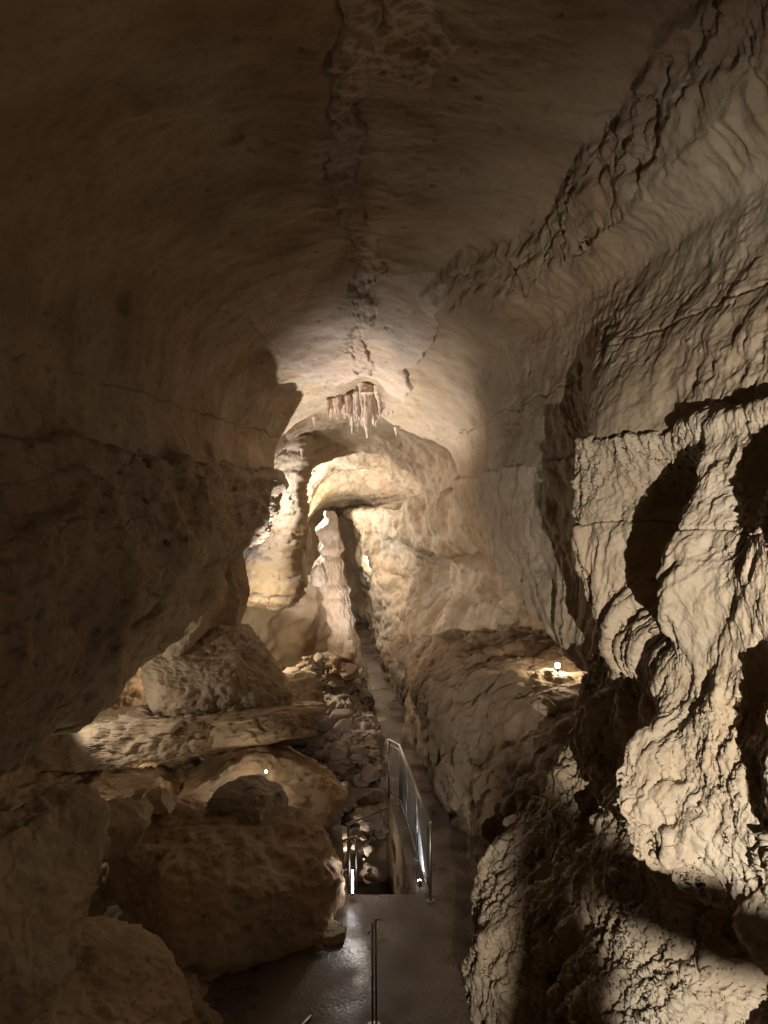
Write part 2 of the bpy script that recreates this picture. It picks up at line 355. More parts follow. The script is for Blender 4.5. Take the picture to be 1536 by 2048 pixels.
vault_o = net('cave_ceiling', vault, CEIL, [d_soft(0.10, 0.6), scarp,
    lambda c, n: 0.022 * fbm(c * np.array([2.2, 3.8, 3.8]), 5, 0.55), d_pits(0.07, 1.6, 0.25), d_pits(0.03, 6.0, 0.3),
    lambda c, n: .05 * sstep(1.6, 2.3, c[:, 0]) * sstep(-.15, .3, gnoise(c * .75 + 40)) * .7 * fbm(c * np.array([2.5, 4.5, 3.5]), 5, .62),
    d_blocks(.014, 2.6, (1, 1.3, 1), .7, .5, lambda c: sstep(1.8, 2.3, c[:, 0]) * sstep(0, .35, gnoise(c * .6 + 12))),
    d_crack(6.9, 0.012, 0.035, 0.12)], (0, 8, 6.5, 0), q=1.95, mat2=CRUST, where=crusty)
structure(vault_o)

# ------------------------------------------------------------------ right wall below the ledge
ZR = [6.0, 5.98, 5.8, 5.4, 4.8, 4.2, 3.6, 3.1, 2.6, 2.0, 1.2, -.2]
rw = []
def rs(d, xs): 
    rw.append([W(xs[0] + .45, d, 5.99), W(xs[0] + .02, d, 5.97)] + [W(x, d, z) for x, z in zip(xs, ZR[2:])])
rs(-5, [2.6, 2.6, 2.3, 2.3, 2.2, 2.2, 2.1, 2.0, 1.9, 1.8])
rs(1, [2.6, 2.6, 2.3, 2.3, 2.2, 2.2, 2.1, 2.0, 1.9, 1.8])
rs(2.9, [2.55, 2.5, 2.35, 2.3, 2.2, 2.2, 2.3, 2.2, 2.1, 2.0])
rs(3.3, [2.52, 2.15, 2.2, 2.15, 2.1, 2.15, 2.6, 2.6, 2.3, 2.0])
rs(3.9, [2.5, 2.15, 2.15, 2.05, 2.1, 2.2, 2.6, 2.5, 2.3, 2.1])
rs(4.25, [2.5, 2.24, 2.15, 2.25, 2.15, 2.15, 2.38, 2.3, 2.2, 2.0])
rs(4.7, [2.45, 2.35, 2.1, 2.1, 1.98, 2.0, 2.7, 2.7, 2.1, 1.9])
rs(5.1, [2.34, 2.16, 1.90, 2.1, 1.74, 1.72, 2.5, 2.2, 1.8, 1.7])
rs(5.4, [2.36, 2.6, 2.5, 2.08, 2.15, 2.2, 2.05, 1.9, 1.7, 1.6])
rs(5.9, [2.3, 2.6, 2.5, 2.12, 2.4, 2.4, 1.95, 1.8, 1.65, 1.5])
rs(6.8, [1.86, 1.86, 1.86, 2.08, 2.3, 2.35, 2.1, 1.9, 1.6, 1.4])
rs(7.3, [1.95, 2.0, 2.1, 2.3, 2.2, 1.98, 2.1, 1.9, 1.35, 1.1])
rs(8.0, [2.3, 2.5, 2.6, 2.7, 2.3, 2.1, 2.0, 1.75, 1.1, .95])
rs(8.8, [2.6, 2.8, 3.0, 3.2, 3.0, 2.7, 2.4, 2.1, 1.35, 1.2])
rs(9.6, [3.6, 3.6, 3.6, 3.8, 4.0, 4.0, 3.6, 3.2, 2.6, 2.4])
low = lambda c: 0.35 + 0.9 * (1 - sstep(3.6, 5.0, c[:, 2]))
lo2 = lambda c: 1 - sstep(2.6, 4.4, c[:, 2])
rwall = net('cave_wall', rw, LIME, [d_soft(0.07, 1.1), d_flutes(0.075, 1.5, 0.3, low), d_flutes(0.06, 3.6, 0.5, lambda c: sstep(3.2, 3.8, c[:, 2]) * (1 - sstep(4.9, 5.5, c[:, 2])) * sstep(4.6, 5.4, c[:, 1])),
    d_blocks(.05, 1.5, (1, 1.5, .6), .7, .22, lambda c: .2 + .9 * lo2(c)),
    lambda c, n: 0.05 * fbm(np.stack([c[:, 0], c[:, 1] + .5 * c[:, 2], c[:, 2]], 1) * np.array([1, 1.8, 1.0]), 3),
    lambda c, n: (0.03 + 0.035 * lo2(c)) * fbm(c * np.array([2, 3.4, 1.5]) * 1.5, 6, 0.6),
    lambda c, n: -0.03 * sstep(.1, .5, gnoise(c * np.array([3, 7, 1.6]) + 4)) * sstep(-.2, .3, gnoise(c * .6 + 9)),
    lambda c, n: 0.019 * fbm(c * np.array([8, 10, 5]), 4, .66) * (.2 + 1.3 * sstep(-.3, .4, gnoise(c * .8))),
    d_blocks(.02, 5.5, (1, 1.2, .8), .6, .6, lambda c: sstep(-.1, .35, gnoise(c * .9 + 20))), d_crack(5.2, .008, .03), d_pits(.03, 5, .4)], (0, 5, 4, 0), q=1.4, hi=480)
structure(rwall)

# far part of the right wall: overhanging, its underside runs back over the niche
rf = []
def rfs(d, lx, pts): rf.append([W(lx + .4, d, 6.0), W(lx - .02, d, 5.98), W(lx - .05, d, 5.88)] + [W(x, d, z) for x, z in pts])
rfs(8.0, 2.5, [(2.6, 5.4), (2.6, 4.8), (2.6, 4.2), (2.7, 3.7), (3.2, 3.4), (4.2, 3.3), (5.6, 3.2)])
rfs(8.9, 2.5, [(2.55, 5.4), (2.5, 4.8), (2.35, 4.2), (2.35, 3.65), (2.8, 3.3), (4.0, 3.3), (5.6, 3.2)])
rfs(10, 2.25, [(2.3, 5.4), (2.28, 4.8), (2.2, 4.25), (2.3, 3.75), (2.7, 3.4), (4.0, 3.3), (5.6, 3.3)])
rfs(11.2, 1.96, [(1.97, 5.4), (1.98, 4.9), (2.1, 4.4), (2.2, 4.0), (2.6, 3.6), (4.0, 3.4), (5.6, 3.3)])
rfs(13, 1.82, [(1.82, 5.5), (1.88, 5.0), (2.0, 4.55), (2.15, 4.2), (2.6, 3.8), (4.0, 3.5), (5.6, 3.3)])
rfs(15, 1.72, [(1.72, 5.5), (1.78, 5.1), (1.9, 4.75), (2.1, 4.5), (2.6, 4.2), (4.0, 3.8), (5.6, 3.5)])
rfs(16.4, 1.62, [(1.63, 5.5), (1.7, 5.2), (1.8, 4.95), (2.0, 4.75), (2.6, 4.5), (4.0, 4.2), (5.6, 4.0)])
rfs(17.0, 1.8, [(1.85, 5.5), (1.95, 5.2), (2.1, 4.95), (2.4, 4.8), (3.0, 4.6), (4.2, 4.4), (5.6, 4.2)])
rfs(17.8, 2.6, [(2.7, 5.5), (2.7, 5.2), (2.9, 4.95), (3.3, 4.8), (3.8, 4.6), (4.6, 4.4), (5.6, 4.2)])
midm = lambda c: 0.4 + 0.8 * (1 - sstep(4.2, 5.2, c[:, 2]))
structure(net('cave_wall', rf, LIME, [d_soft(0.06, 1.0), d_flutes(0.085, 1.5, 0.3, midm), d_rough(0.03, 4.5, 6), d_pits(.03, 4, .3)], (0, 12, 5, 0)))

# ------------------------------------------------------------------ left bulge
lb = []
def ls(d, lx, pts): lb.append([W(lx - .5, d, 6.02), W(lx - .02, d, 5.97), W(lx + .05, d, 5.8)] + [W(x, d, z) for x, z in pts])
ls(-5, -3.9, [(-3.8, 5.3), (-3.6, 4.6), (-3.4, 3.9), (-3.3, 3.2), (-3.8, 2.8), (-5.5, 2.7), (-8, 2.6)])
ls(2, -3.9, [(-3.8, 5.3), (-3.6, 4.6), (-3.4, 3.9), (-3.3, 3.2), (-3.8, 2.8), (-5.5, 2.7), (-8, 2.6)])
ls(4.5, -3.8, [(-3.65, 5.3), (-3.45, 4.6), (-3.3, 3.9), (-3.35, 3.25), (-3.9, 2.8), (-5.5, 2.7), (-8, 2.6)])
ls(6.5, -3.6, [(-3.35, 5.3), (-3.2, 4.7), (-3.3, 4.0), (-3.6, 3.15), (-4.0, 2.75), (-5.5, 2.7), (-8, 2.6)])
ls(9, -3.2, [(-3.0, 5.3), (-2.92, 4.75), (-3.15, 3.95), (-3.65, 3.05), (-4.05, 2.68), (-5.5, 2.7), (-8, 2.7)])
ls(11, -2.88, [(-2.72, 5.3), (-2.68, 4.8), (-2.95, 4.1), (-3.28, 3.45), (-3.7, 3.08), (-5.5, 3.0), (-8, 3.0)])
ls(13, -2.58, [(-2.5, 5.4), (-2.6, 4.9), (-2.8, 4.4), (-3.05, 4.0), (-3.7, 3.8), (-5.5, 3.6), (-8, 3.6)])
ls(14.5, -2.35, [(-2.33, 5.5), (-2.42, 5.1), (-2.6, 4.75), (-2.85, 4.45), (-3.6, 4.3), (-5.5, 4.1), (-8, 4.0)])
ls(15.5, -2.28, [(-2.3, 5.5), (-2.38, 5.2), (-2.55, 4.95), (-2.85, 4.75), (-3.6, 4.6), (-5.5, 4.4), (-8, 4.2)])
ls(16.2, -2.5, [(-2.55, 5.5), (-2.65, 5.2), (-2.8, 4.95), (-3.1, 4.75), (-3.8, 4.6), (-5.5, 4.4), (-8, 4.2)])
ls(16.8, -3.2, [(-3.2, 5.5), (-3.3, 5.2), (-3.4, 4.95), (-3.6, 4.75), (-4.2, 4.6), (-5.5, 4.4), (-8, 4.2)])
structure(net('cave_wall', lb, WALLD, [d_soft(0.2, 0.7), d_beds(0.10, .75), d_beds(0.03, 2.3), d_rough(0.04, 2.6, 6, (1, 1, 1.5)), d_pits(.09, 1.7, .45, (1, 1, 1.4)), d_pits(.06, 4.5, .5, (1, 1, 1.3)), d_crack(4.35, .01, .03, .2), d_crack(5.1, .012, .03, .25)], (0, 8, 5, 0)))

# ------------------------------------------------------------------ far passage
fp = []
def fs(d, pts): fp.append([p(x, y, d) for x, y in pts])
fs(17.1, [(440, 1060), (450, 940), (500, 840), (620, 760), (740, 735), (860, 770), (950, 850), (985, 950), (985, 1060)])
fs(18.0, [(500, 1060), (512, 962), (558, 885), (645, 828), (740, 815), (835, 835), (905, 885), (945, 960), (950, 1060)])
fs(18.9, [(520, 1060), (530, 965), (575, 892), (650, 855), (740, 843), (828, 862), (884, 903), (906, 972), (912, 1040)])
fs(19.3, [(500, 1060), (512, 965), (560, 880), (645, 842), (740, 830), (835, 850), (905, 892), (930, 970), (935, 1040)])
fs(20.6, [(520, 1060), (535, 985), (575, 905), (650, 868), (740, 856), (820, 872), (872, 915), (895, 985), (900, 1050)])
fs(22.0, [(590, 1060), (604, 985), (622, 936), (670, 914), (740, 905), (800, 924), (836, 960), (850, 1000), (852, 1062)])
fs(22.5, [(575, 1060), (588, 985), (600, 925), (655, 898), (740, 886), (812, 904), (856, 945), (872, 998), (872, 1062)])
fs(24.0, [(560, 1060), (575, 985), (600, 930), (660, 905), (740, 898), (805, 918), (842, 955), (858, 1000), (858, 1062)])
fs(25.4, [(600, 1060), (627, 990), (643, 958), (690, 937), (740, 939), (788, 962), (815, 985), (830, 1006), (830, 1060)])
fs(25.9, [(585, 1060), (605, 985), (625, 940), (680, 918), (740, 918), (800, 942), (832, 972), (845, 1003), (845, 1060)])
fs(27.6, [(590, 1050), (612, 990), (636, 955), (690, 935), (738, 940), (782, 964), (808, 985), (822, 1008), (820, 1060)])
fs(29, [(600, 1050), (632, 1005), (650, 990), (685, 980), (728, 985), (758, 1000), (778, 1012), (790, 1022), (785, 1055)])
fs(34, [(600, 1050), (632, 1022), (655, 1015), (680, 1012), (712, 1014), (732, 1018), (745, 1024), (752, 1030), (752, 1050)])
structure(net('cave_ceiling', fp, LIME, [d_soft(0.12, 0.45), d_beds(0.05, 1.2), d_rough(0.06, 2.2, 6), d_pits(.07, 2.4, .4)], (-.5, 24, 4.5, 0)))
# end wall
ew = [[p(x, y, d) for y in (990, 1040, 1080, 1110, 1160, 1230, 1320)] for x, d in ((560, 33), (640, 34.5), (700, 36), (750, 35), (800, 33))]
structure(net('cave_wall', ew, DARKR, [d_soft(.4, .4), d_beds(.1, 1.0), d_rough(.08, 1.5, 5)], (-.5, 10, 4, 1)))

# right side of far passage (lit warm), stepping down to the shelf
def fcol(d, x1, x2, ys, dd=(0, 0, .6, 1.2, 1.2, .8, .2, -.7)):
    """one upright line of the wall: r0 out of sight above, then crack level, lip, undercut, belly, foot"""
    return [p(x1 + 90, ys[0] - 6, d)] + [p(x, y, d + e) for x, y, e in zip([x1, x1 + 3] + x2, ys, dd)]
fr = [
 fcol(34, 700, [705, 718, 730, 735, 740, 745], [1020, 1040, 1060, 1095, 1150, 1220, 1290, 1330]),
 fcol(30, 712, [722, 735, 748, 752, 755, 762], [1019, 1046, 1062, 1095, 1150, 1215, 1285, 1320]),
 fcol(26.5, 738, [742, 752, 762, 762, 768, 778], [1017, 1056, 1068, 1100, 1150, 1210, 1285, 1330]),
 fcol(24.5, 780, [785, 790, 800, 795, 795, 800], [1011, 1066, 1076, 1105, 1150, 1205, 1285, 1345]),
 fcol(22.3, 842, [850, 850, 850, 845, 835, 830], [1000, 1088, 1096, 1112, 1150, 1200, 1280, 1370]),
 fcol(20.8, 885, [900, 910, 905, 895, 885, 870], [986, 1092, 1100, 1120, 1155, 1200, 1270, 1390]),
 fcol(19, 935, [955, 955, 950, 945, 945, 940], [980, 1100, 1110, 1130, 1165, 1210, 1265, 1380]),
 fcol(18, 1010, [1010] * 6, [980, 1105, 1115, 1135, 1170, 1210, 1262, 1370]),
 fcol(18, 1100, [1100, 1100, 1100, 1100, 1110, 1120], [980, 1105, 1115, 1135, 1170, 1210, 1262, 1370]),
]
structure(net('cave_wall', fr, LIME, [d_soft(0.35, 0.45), d_flutes(0.13, 0.8, 0.4), d_blocks(.08, .8, (1, 1, 1), .6, .3, lambda c: 1 - sstep(4.2, 4.9, c[:, 2])), d_beds(0.05, 1.3), d_rough(0.07, 1.9, 6), d_pits(.07, 2.5, .35)], (-1.5, 20, 4, 1)))

# left pillar of rock before the column
def lerp(a, b, t): return a + (b - a) * t
pl = []
prof = [(870, 540, 625), (930, 540, 622), (985, 540, 608), (1005, 535, 612), (1060, 520, 610), (1110, 490, 600), (1150, 470, 604), (1185, 465, 606), (1205, 465, 590), (1215, 470, 560)]
for k, t in enumerate((-0.35, 0, .35, .7, .93, 1.0, .93)):
    dd = [21.5, 20.4, 19.8, 19.7, 20.0, 20.8, 23.5][k]
    pl.append([p(lerp(a, b, t) , y, dd + (1.6 if j == len(prof) - 1 else 0)) for j, (y, a, b) in enumerate(prof)])
structure(net('cave_wall', pl, LIME, [d_soft(0.08, 0.8), d_blocks(.05, 1.2, (1, 1, 1), .5, .3), d_beds(0.05, 2.2), d_rough(0.05, 2.3, 6, (1, 1, 3)), d_pits(.16, 2.4, .6, (1, 1, 1.8)), d_pits(.1, 5, .5)], (-1, 10, 4, 1)))
# hollow wall behind and below the pillar
hw = [[p(x, y, d) for y in (1150, 1195, 1230, 1270, 1320, 1380, 1450)] for x, d in ((430, 21), (490, 22), (550, 22.7), (600, 23.2), (625, 24.0), (650, 24.6), (680, 25.2), (690, 28))]
structure(net('cave_wall', hw, LIME, [d_soft(0.35, 0.7), d_rough(0.05, 2.2, 6)], (-1, 10, 3, 1)))

# ------------------------------------------------------------------ rock shelf on the right of the path
sh = []
def ss(d, pts): sh.append([W(x, d, z) for x, z in pts])
ss(8.6, [(1.6, -.2), (1.7, .4), (1.9, .9), (2.2, 1.3), (2.6, 1.6), (3.5, 1.8), (5.6, 1.9)])
ss(9.6, [(1.42, -.2), (1.4, .5), (1.55, 1.1), (1.85, 1.6), (2.3, 2.0), (3.4, 2.2), (5.6, 2.2)])
ss(10.8, [(1.5, -.2), (1.45, .7), (1.5, 1.3), (1.8, 1.8), (2.3, 2.25), (3.4, 2.45), (5.6, 2.6)])
ss(12.5, [(1.35, -.2), (1.3, .7), (1.22, 1.2), (1.4, 1.75), (1.9, 2.25), (3.1, 2.5), (5.6, 2.7)])
ss(14, [(1.1, -.2), (1.05, .6), (1.0, 1.25), (1.12, 1.85), (1.6, 2.3), (2.9, 2.5), (5.6, 2.7)])
ss(16, [(.88, -.2), (.82, .6), (.8, 1.3), (.98, 1.85), (1.5, 2.2), (2.8, 2.4), (5.6, 2.6)])
ss(18.5, [(.75, -.2), (.72, .6), (.75, 1.2), (.95, 1.7), (1.5, 2.05), (2.8, 2.2), (5.6, 2.5)])
ss(21, [(.45, -.2), (.45, .5), (.6, 1.0), (.9, 1.3), (1.5, 1.7), (2.8, 1.9), (5.6, 2.2)])
ss(26, [(0, -.2), (0.05, .5), (.2, 1.0), (.6, 1.3), (1.5, 1.6), (2.8, 1.8), (5.6, 2.2)])
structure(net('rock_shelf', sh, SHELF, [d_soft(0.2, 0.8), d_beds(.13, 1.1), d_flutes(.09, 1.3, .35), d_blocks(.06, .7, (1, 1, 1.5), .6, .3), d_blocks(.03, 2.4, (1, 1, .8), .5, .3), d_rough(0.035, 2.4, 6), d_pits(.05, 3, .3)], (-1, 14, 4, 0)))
nb_ = [[W(x, d, z) for z in (1.5, 2.3, 3.0, 3.8, 4.8)] for x, d in ((4.2, 7.5), (5.0, 10), (5.2, 13), (4.8, 16), (3.4, 18), (2.5, 20))]
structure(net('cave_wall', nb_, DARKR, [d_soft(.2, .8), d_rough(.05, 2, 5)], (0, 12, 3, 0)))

# ------------------------------------------------------------------ rock left of the path
jw = [
 [p(430, 1440, 19), p(430, 1500, 18), p(430, 1560, 17), p(430, 1620, 16.5), p(430, 1690, 16)],
 [p(520, 1400, 19.5), p(520, 1470, 17.5), p(520, 1530, 16.5), p(520, 1600, 16), p(520, 1680, 15.5)],
 [p(590, 1345, 20), p(590, 1420, 17.5), p(590, 1500, 16), p(590, 1580, 15.3), p(590, 1680, 14.8)],
 [p(640, 1318, 20.5), p(650, 1400, 18), p(655, 1480, 16), p(655, 1570, 14.8), p(655, 1680, 14.2)],
 [p(685, 1318, 22), p(700, 1390, 18.5), p(715, 1470, 16.3), p(722, 1560, 14.6), p(722, 1680, 13.9)],
 [p(703, 1322, 24.5), p(722, 1385, 20.2), p(750, 1455, 17), p(765, 1540, 14.8), p(765, 1680, 13.9)],
 [p(706, 1330, 26), p(726, 1400, 21), p(756, 1480, 17.8), p(775, 1560, 15.1), p(772, 1680, 14.2)],
 [p(700, 1350, 27.5), p(716, 1420, 22.5), p(745, 1500, 19), p(768, 1575, 15.6), p(765, 1680, 15)],
]
structure(net('rock_bank', jw, GREYR, [d_soft(0.18, 1.0), d_blocks(.2, .9, (1, 1, 1.3), .4, .5), d_blocks(.09, 2.2, (1, 1, 1.2), .4, .5), d_rough(.05, 3, 5)], (0, 10, 3, 1)))

# ------------------------------------------------------------------ floor and path
def slab(name, x0, x1, y0, y1, z, mat, dx=0.06, amp=0.012, nz=None):
    nx = max(2, int((x1 - x0) / dx)); ny = max(2, int((y1 - y0) / dx))
    X, Y = np.meshgrid(np.linspace(x0, x1, nx), np.linspace(y0, y1, ny), indexing='ij')
    c = np.stack([X.ravel(), Y.ravel(), np.zeros(X.size)], 1); Z = z + amp * fbm(c * 1.5, 4)
    c[:, 2] = Z; idx = np.arange(nx * ny).reshape(nx, ny)
    Q = np.stack([idx[:-1, :-1], idx[1:, :-1], idx[1:, 1:], idx[:-1, 1:]], 2).reshape(-1, 4)
    return c, Q
def joined(name, pieces, mat):
    V = []; Q = []; k = 0
    for v, q in pieces: V.append(v); Q.append(q + k); k += len(v)
    return link_mesh(name, np.concatenate(V), np.concatenate(Q), mat)
PX0, PX1, PY0, PY1 = -0.5, 0.44, 10.25, 14.2; SHR = 0.1      # the stairwell drifts left as it runs away
def shear(pc): 
    v, q = pc; v = v.copy(); v[:, 0] -= SHR * (v[:, 1] - PY0); return v, q
def wallq(a, b, z0, z1):
    n = 60; m = 40; t = np.linspace(0, 1, n); h = np.linspace(0, 1, m)
    T, H = np.meshgrid(t, h, indexing='ij')
    c = np.stack([lerp(a[0], b[0], T).ravel(), lerp(a[1], b[1], T).ravel(), lerp(z0, z1, H).ravel()], 1)
    nn = np.array([b[1] - a[1], a[0] - b[0], 0.]); nn /= np.linalg.norm(nn)
    edge = sstep(0, .3, -c[:, 2]) * np.sin(np.pi * np.clip(T.ravel(), 0, 1)) ** .3
    c = c + nn * (edge * (.05 * fbm(c * 2.5, 5, .6) - .04))[:, None]
    idx = np.arange(n * m).reshape(n, m)
    return c, np.stack([idx[:-1, :-1], idx[1:, :-1], idx[1:, 1:], idx[:-1, 1:]], 2).reshape(-1, 4)
structure(joined('path', [slab('', -3.5, 3.0, -1.5, PY0, 0, PATH), shear(slab('', PX1, 2.8, PY0, PY1, 0, PATH)),
    shear(slab('', -6, PX0, PY0, PY1, 0, PATH, 0.15)), slab('', -3, 2.6, PY1, 36, 0, PATH, .12), slab('', -8, 8, -6, -1.5, 0, PATH, .3)], PATH))
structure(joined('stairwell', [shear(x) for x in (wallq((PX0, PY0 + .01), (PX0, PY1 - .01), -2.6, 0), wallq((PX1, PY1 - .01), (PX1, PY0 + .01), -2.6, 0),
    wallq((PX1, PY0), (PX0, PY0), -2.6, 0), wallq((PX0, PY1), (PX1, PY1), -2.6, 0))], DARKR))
steps = []
for k in range(9):
    z = -.18 * (k + 1); y = PY0 + .02 + .28 * k
    q4 = np.array([[0, 1, 2, 3]])
    steps.append((np.array([(PX0, y, z), (PX1, y, z), (PX1, y + .29, z), (PX0, y + .29, z)], float), q4))
    steps.append((np.array([(PX0, y + .29, z), (PX1, y + .29, z), (PX1, y + .29, z - .18), (PX0, y + .29, z - .18)], float), q4))
steps.append((np.array([(PX0, y + .28, z - .18), (PX1, y + .28, z - .18), (PX1, PY1, z - .18), (PX0, PY1, z - .18)], float), q4))
so = joined('stairs', [shear(x) for x in steps], PATH); structure(so)
for f_ in so.data.polygons: f_.use_smooth = False
# low ground under the left slot
lg = [[W(x, d, z) for x, z in ((-8.5, 1.6), (-6, 1.2), (-4, .9), (-2.5, .2), (-1.0, -.25))] for d in (1, 6, 9, 12, 16, 20, 24)]
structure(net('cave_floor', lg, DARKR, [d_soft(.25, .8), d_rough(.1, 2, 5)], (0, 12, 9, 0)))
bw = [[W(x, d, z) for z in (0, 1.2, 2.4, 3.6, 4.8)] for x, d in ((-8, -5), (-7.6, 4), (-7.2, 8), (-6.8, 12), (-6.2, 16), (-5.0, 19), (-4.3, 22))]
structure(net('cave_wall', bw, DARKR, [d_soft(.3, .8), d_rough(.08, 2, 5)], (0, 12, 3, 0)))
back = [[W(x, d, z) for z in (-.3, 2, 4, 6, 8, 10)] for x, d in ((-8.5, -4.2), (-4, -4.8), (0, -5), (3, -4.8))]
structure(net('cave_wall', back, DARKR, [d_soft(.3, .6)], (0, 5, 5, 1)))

# ------------------------------------------------------------------ boulders
_ico = {}
def ico(n):
    if n not in _ico:
        import bmesh
        bm = bmesh.new(); bmesh.ops.create_icosphere(bm, subdivisions=n, radius=1)
        bm.verts.ensure_lookup_table()
        _ico[n] = (np.array([v.co[:] for v in bm.verts]), np.array([[v.index for v in f.verts] for f in bm.faces])); bm.free()
    return _ico[n]
def boulder(name, loc, rad, seed, mat, label=None, cat='boulder', rot=(0, 0, 0), box=2.6, cuts=7, depth=0.78, amp=1.0, blk=1.0, n=6, group=None, kind=None):
    V, Fc = ico(n); V = V.copy(); r = np.random.RandomState(seed)
    e = box; V = V / (np.abs(V) ** e).sum(1)[:, None] ** (1 / e)
    V += 0.16 * np.stack([fbm(V * 0.9 + seed * 3.1 + k * 7, 2) for k in range(3)], 1)
    for k in range(cuts):
        d = r.normal(size=3); d /= np.linalg.norm(d); h = depth + r.uniform(-.08, .14)
        s = V @ d; ov = np.maximum(s - h, 0); V -= d * (ov * 0.92)[:, None]
    R = np.array(rad, float); V = V * R
    M = np.array(Matrix.Rotation(rot[2], 3, 'Z') @ Matrix.Rotation(rot[1], 3, 'Y') @ Matrix.Rotation(rot[0], 3, 'X'))
    V = V @ M.T; loc = np.array(loc, float)
    nrm = V / (R.mean() ** 0 * np.linalg.norm(V, axis=1)[:, None])
    Wd = V + loc; m = R.mean()
    a = amp * min(1, m)
    Wd = Wd + nrm * (0.09 * a * fbm(Wd * 1.6 / min(1, m * 1.2), 3) + 0.035 * a * ridged(Wd * 3.4, 3) + 0.028 * a * fbm(Wd * 8, 4, .6) - 0.05 * a * pits(Wd * 3, .3, .33))[:, None]
    h = blk * d_blocks(.055 * a, 1.6 / max(.35, min(1, m)), (1, 1, 1.3), .5, .5)(Wd, nrm) * sstep(-.35, .25, gnoise(Wd * .8 + seed))
    Wd = Wd + nrm * h[:, None]
    o = link_mesh(name, Wd - loc, Fc, mat); o.location = loc
    if kind: tag(o, kind=kind)
    else: tag(o, label, cat, group)
    return o
# masses under the left bulge
boulder('rock_boss', p(440, 1352, 13.9), (1.3, 1.3, .86), 4, DARKR, 'rounded brown rock boss hanging under the left wall bulge, its lower face lit', 'rock', box=2.7, cuts=6, depth=.82, n=7, rot=(0, .12, .3), blk=.4)
boulder('rock_block', p(570, 1420, 16.2), (1.0, 1.0, .75), 14, DARKR, 'dark rock mass right of the lit rock boss, below the rubble', 'rock', box=2.3, cuts=7)
boulder('rock_pillar', p(385, 1225, 13.6), (.5, .7, .95), 11, DARKR, 'knobbly rock neck joining the left wall bulge to the rock boss below', 'rock', rot=(0, .45, 0), box=2.3, cuts=4)
boulder('rock_slab', p(315, 1474, 13.0), (2.9, 1.5, .45), 5, DARKR, 'broad pale grey slab in the slot under the left wall bulge', 'rock slab', rot=(-0.12, -.09, 0), box=2.9, cuts=6, n=7, blk=1.3, amp=1.5)
boulder('rock_block', p(462, 1190, 14.9), (.3, .35, 1.1), 23, DARKR, 'dark rock block in shadow behind the rounded rock boss', 'rock', box=2.5)
boulder('added_shade_ledge', (1.93, -.2, 3.745), (.88, .12, .082), 77, LIME, 'unseen ledge added beside the floodlight to shade the lower right wall', 'rock', cuts=4, amp=1.6, rot=(0, .03, 0))  # added out of view to cast shadow low on the right wall
# lower left
boulder('boulder', (-2.42, 10.15, .1), (1.82, 1.65, 1.15), 31, TAN, 'huge dark brown boulder filling the lower left beside the path', rot=(0, .06, .2), box=2.25, cuts=4, depth=.9, n=7, blk=.25)
boulder('boulder', p(0, 1800, 7.0), (.8, 1.2, .9), 37, LIME, 'pale pinkish block with broken face at the left edge of the photo', rot=(0, .1, .3), box=4, cuts=9, n=7)
boulder('boulder', p(60, 2040, 6.8), (1.5, 1.2, .62), 38, TAN, 'dark sloping boulder in the bottom left corner of the photo', rot=(0, .3, .1), box=2.5, cuts=5, n=7)
boulder('boulder', p(225, 1655, 8.9), (.36, .5, .34), 41, LIME, 'middling angular boulder wedged between the pale block and the huge boulder', rot=(.2, .5, 0), box=3, cuts=9)
boulder('boulder', p(190, 1625, 10.6), (.85, .9, .33), 43, TAN, 'low yellow lit boulder behind the pale left block', rot=(0, -.1, .2), box=2.5)
boulder('boulder', p(320, 1603, 9.8), (.2, .22, .17), 47, LIME, 'small loose squarish stone sitting on top of the huge boulder', cuts=9, box=3.5)
boulder('boulder', p(262, 1612, 9.9), (.28, .3, .14), 53, DARKR, 'small flat stone left of the squarish stone', cuts=8, rot=(0, -.5, 0))
boulder('boulder', p(495, 1610, 10.3), (.55, .5, .33), 59, GREYR, 'rough grey boulder with a small lamp behind its top', cuts=8)
boulder('boulder', p(525, 1572, 12.4), (1.4, 1.2, .6), 61, TAN, 'wide smooth brown boulder behind the rough grey boulder', box=2.4)
boulder('boulder', p(178, 1705, 8.2), (.17, .25, .24), 67, GREYR, 'small stone in the crack beside the pale left block', cuts=8)
boulder('boulder', p(658, 1868, 9.25), (.2, .22, .12), 71, LIME, 'yellow lit stone at the foot of the huge boulder by the path', cuts=8)

# ------------------------------------------------------------------ loose rubble
def rubble(name, spots, size, seed, mat, kind='stuff', label=None):
    V0, F0 = ico(3); VV = []; FF = []; k = 0; r = np.random.RandomState(seed)
    for (x, y, z) in spots:
        V = V0.copy(); sc = size * (.25 + 1.2 * r.rand() ** 2.2)
        for _ in range(8):
            d = r.normal(size=3); d /= np.linalg.norm(d); V -= d * np.maximum(V @ d - r.uniform(.5, .85), 0)[:, None]
        V = V * (1 + .12 * fbm(V * 2 + r.uniform(0, 50), 3))[:, None]
        V = V * np.array([1, r.uniform(.7, 1.2), r.uniform(.5, .8)]) * sc
        M = np.array(Matrix.Rotation(r.uniform(0, 6), 3, 'Z') @ Matrix.Rotation(r.uniform(-.5, .5), 3, 'X'))
        VV.append(V @ M.T + (x, y, z)); FF.append(F0 + k); k += len(V)
    o = link_mesh(name, np.concatenate(VV), np.concatenate(FF), mat, smooth=True)
    o['kind'] = 'stuff'; return o
R0 = np.random.RandomState(5)
rubble('rubble', [(R0.uniform(2.2, 4.6), R0.uniform(10.5, 15), 2.42 + .08 * R0.rand()) for _ in range(150)], .13, 1, DARKR)
rubble('rubble', [p(x, 1312 + .75 * max(0, 620 - x) + R0.uniform(0, 60), R0.uniform(18, 19.5)) for x in R0.uniform(545, 706, 130)], .22, 2, DARKR)
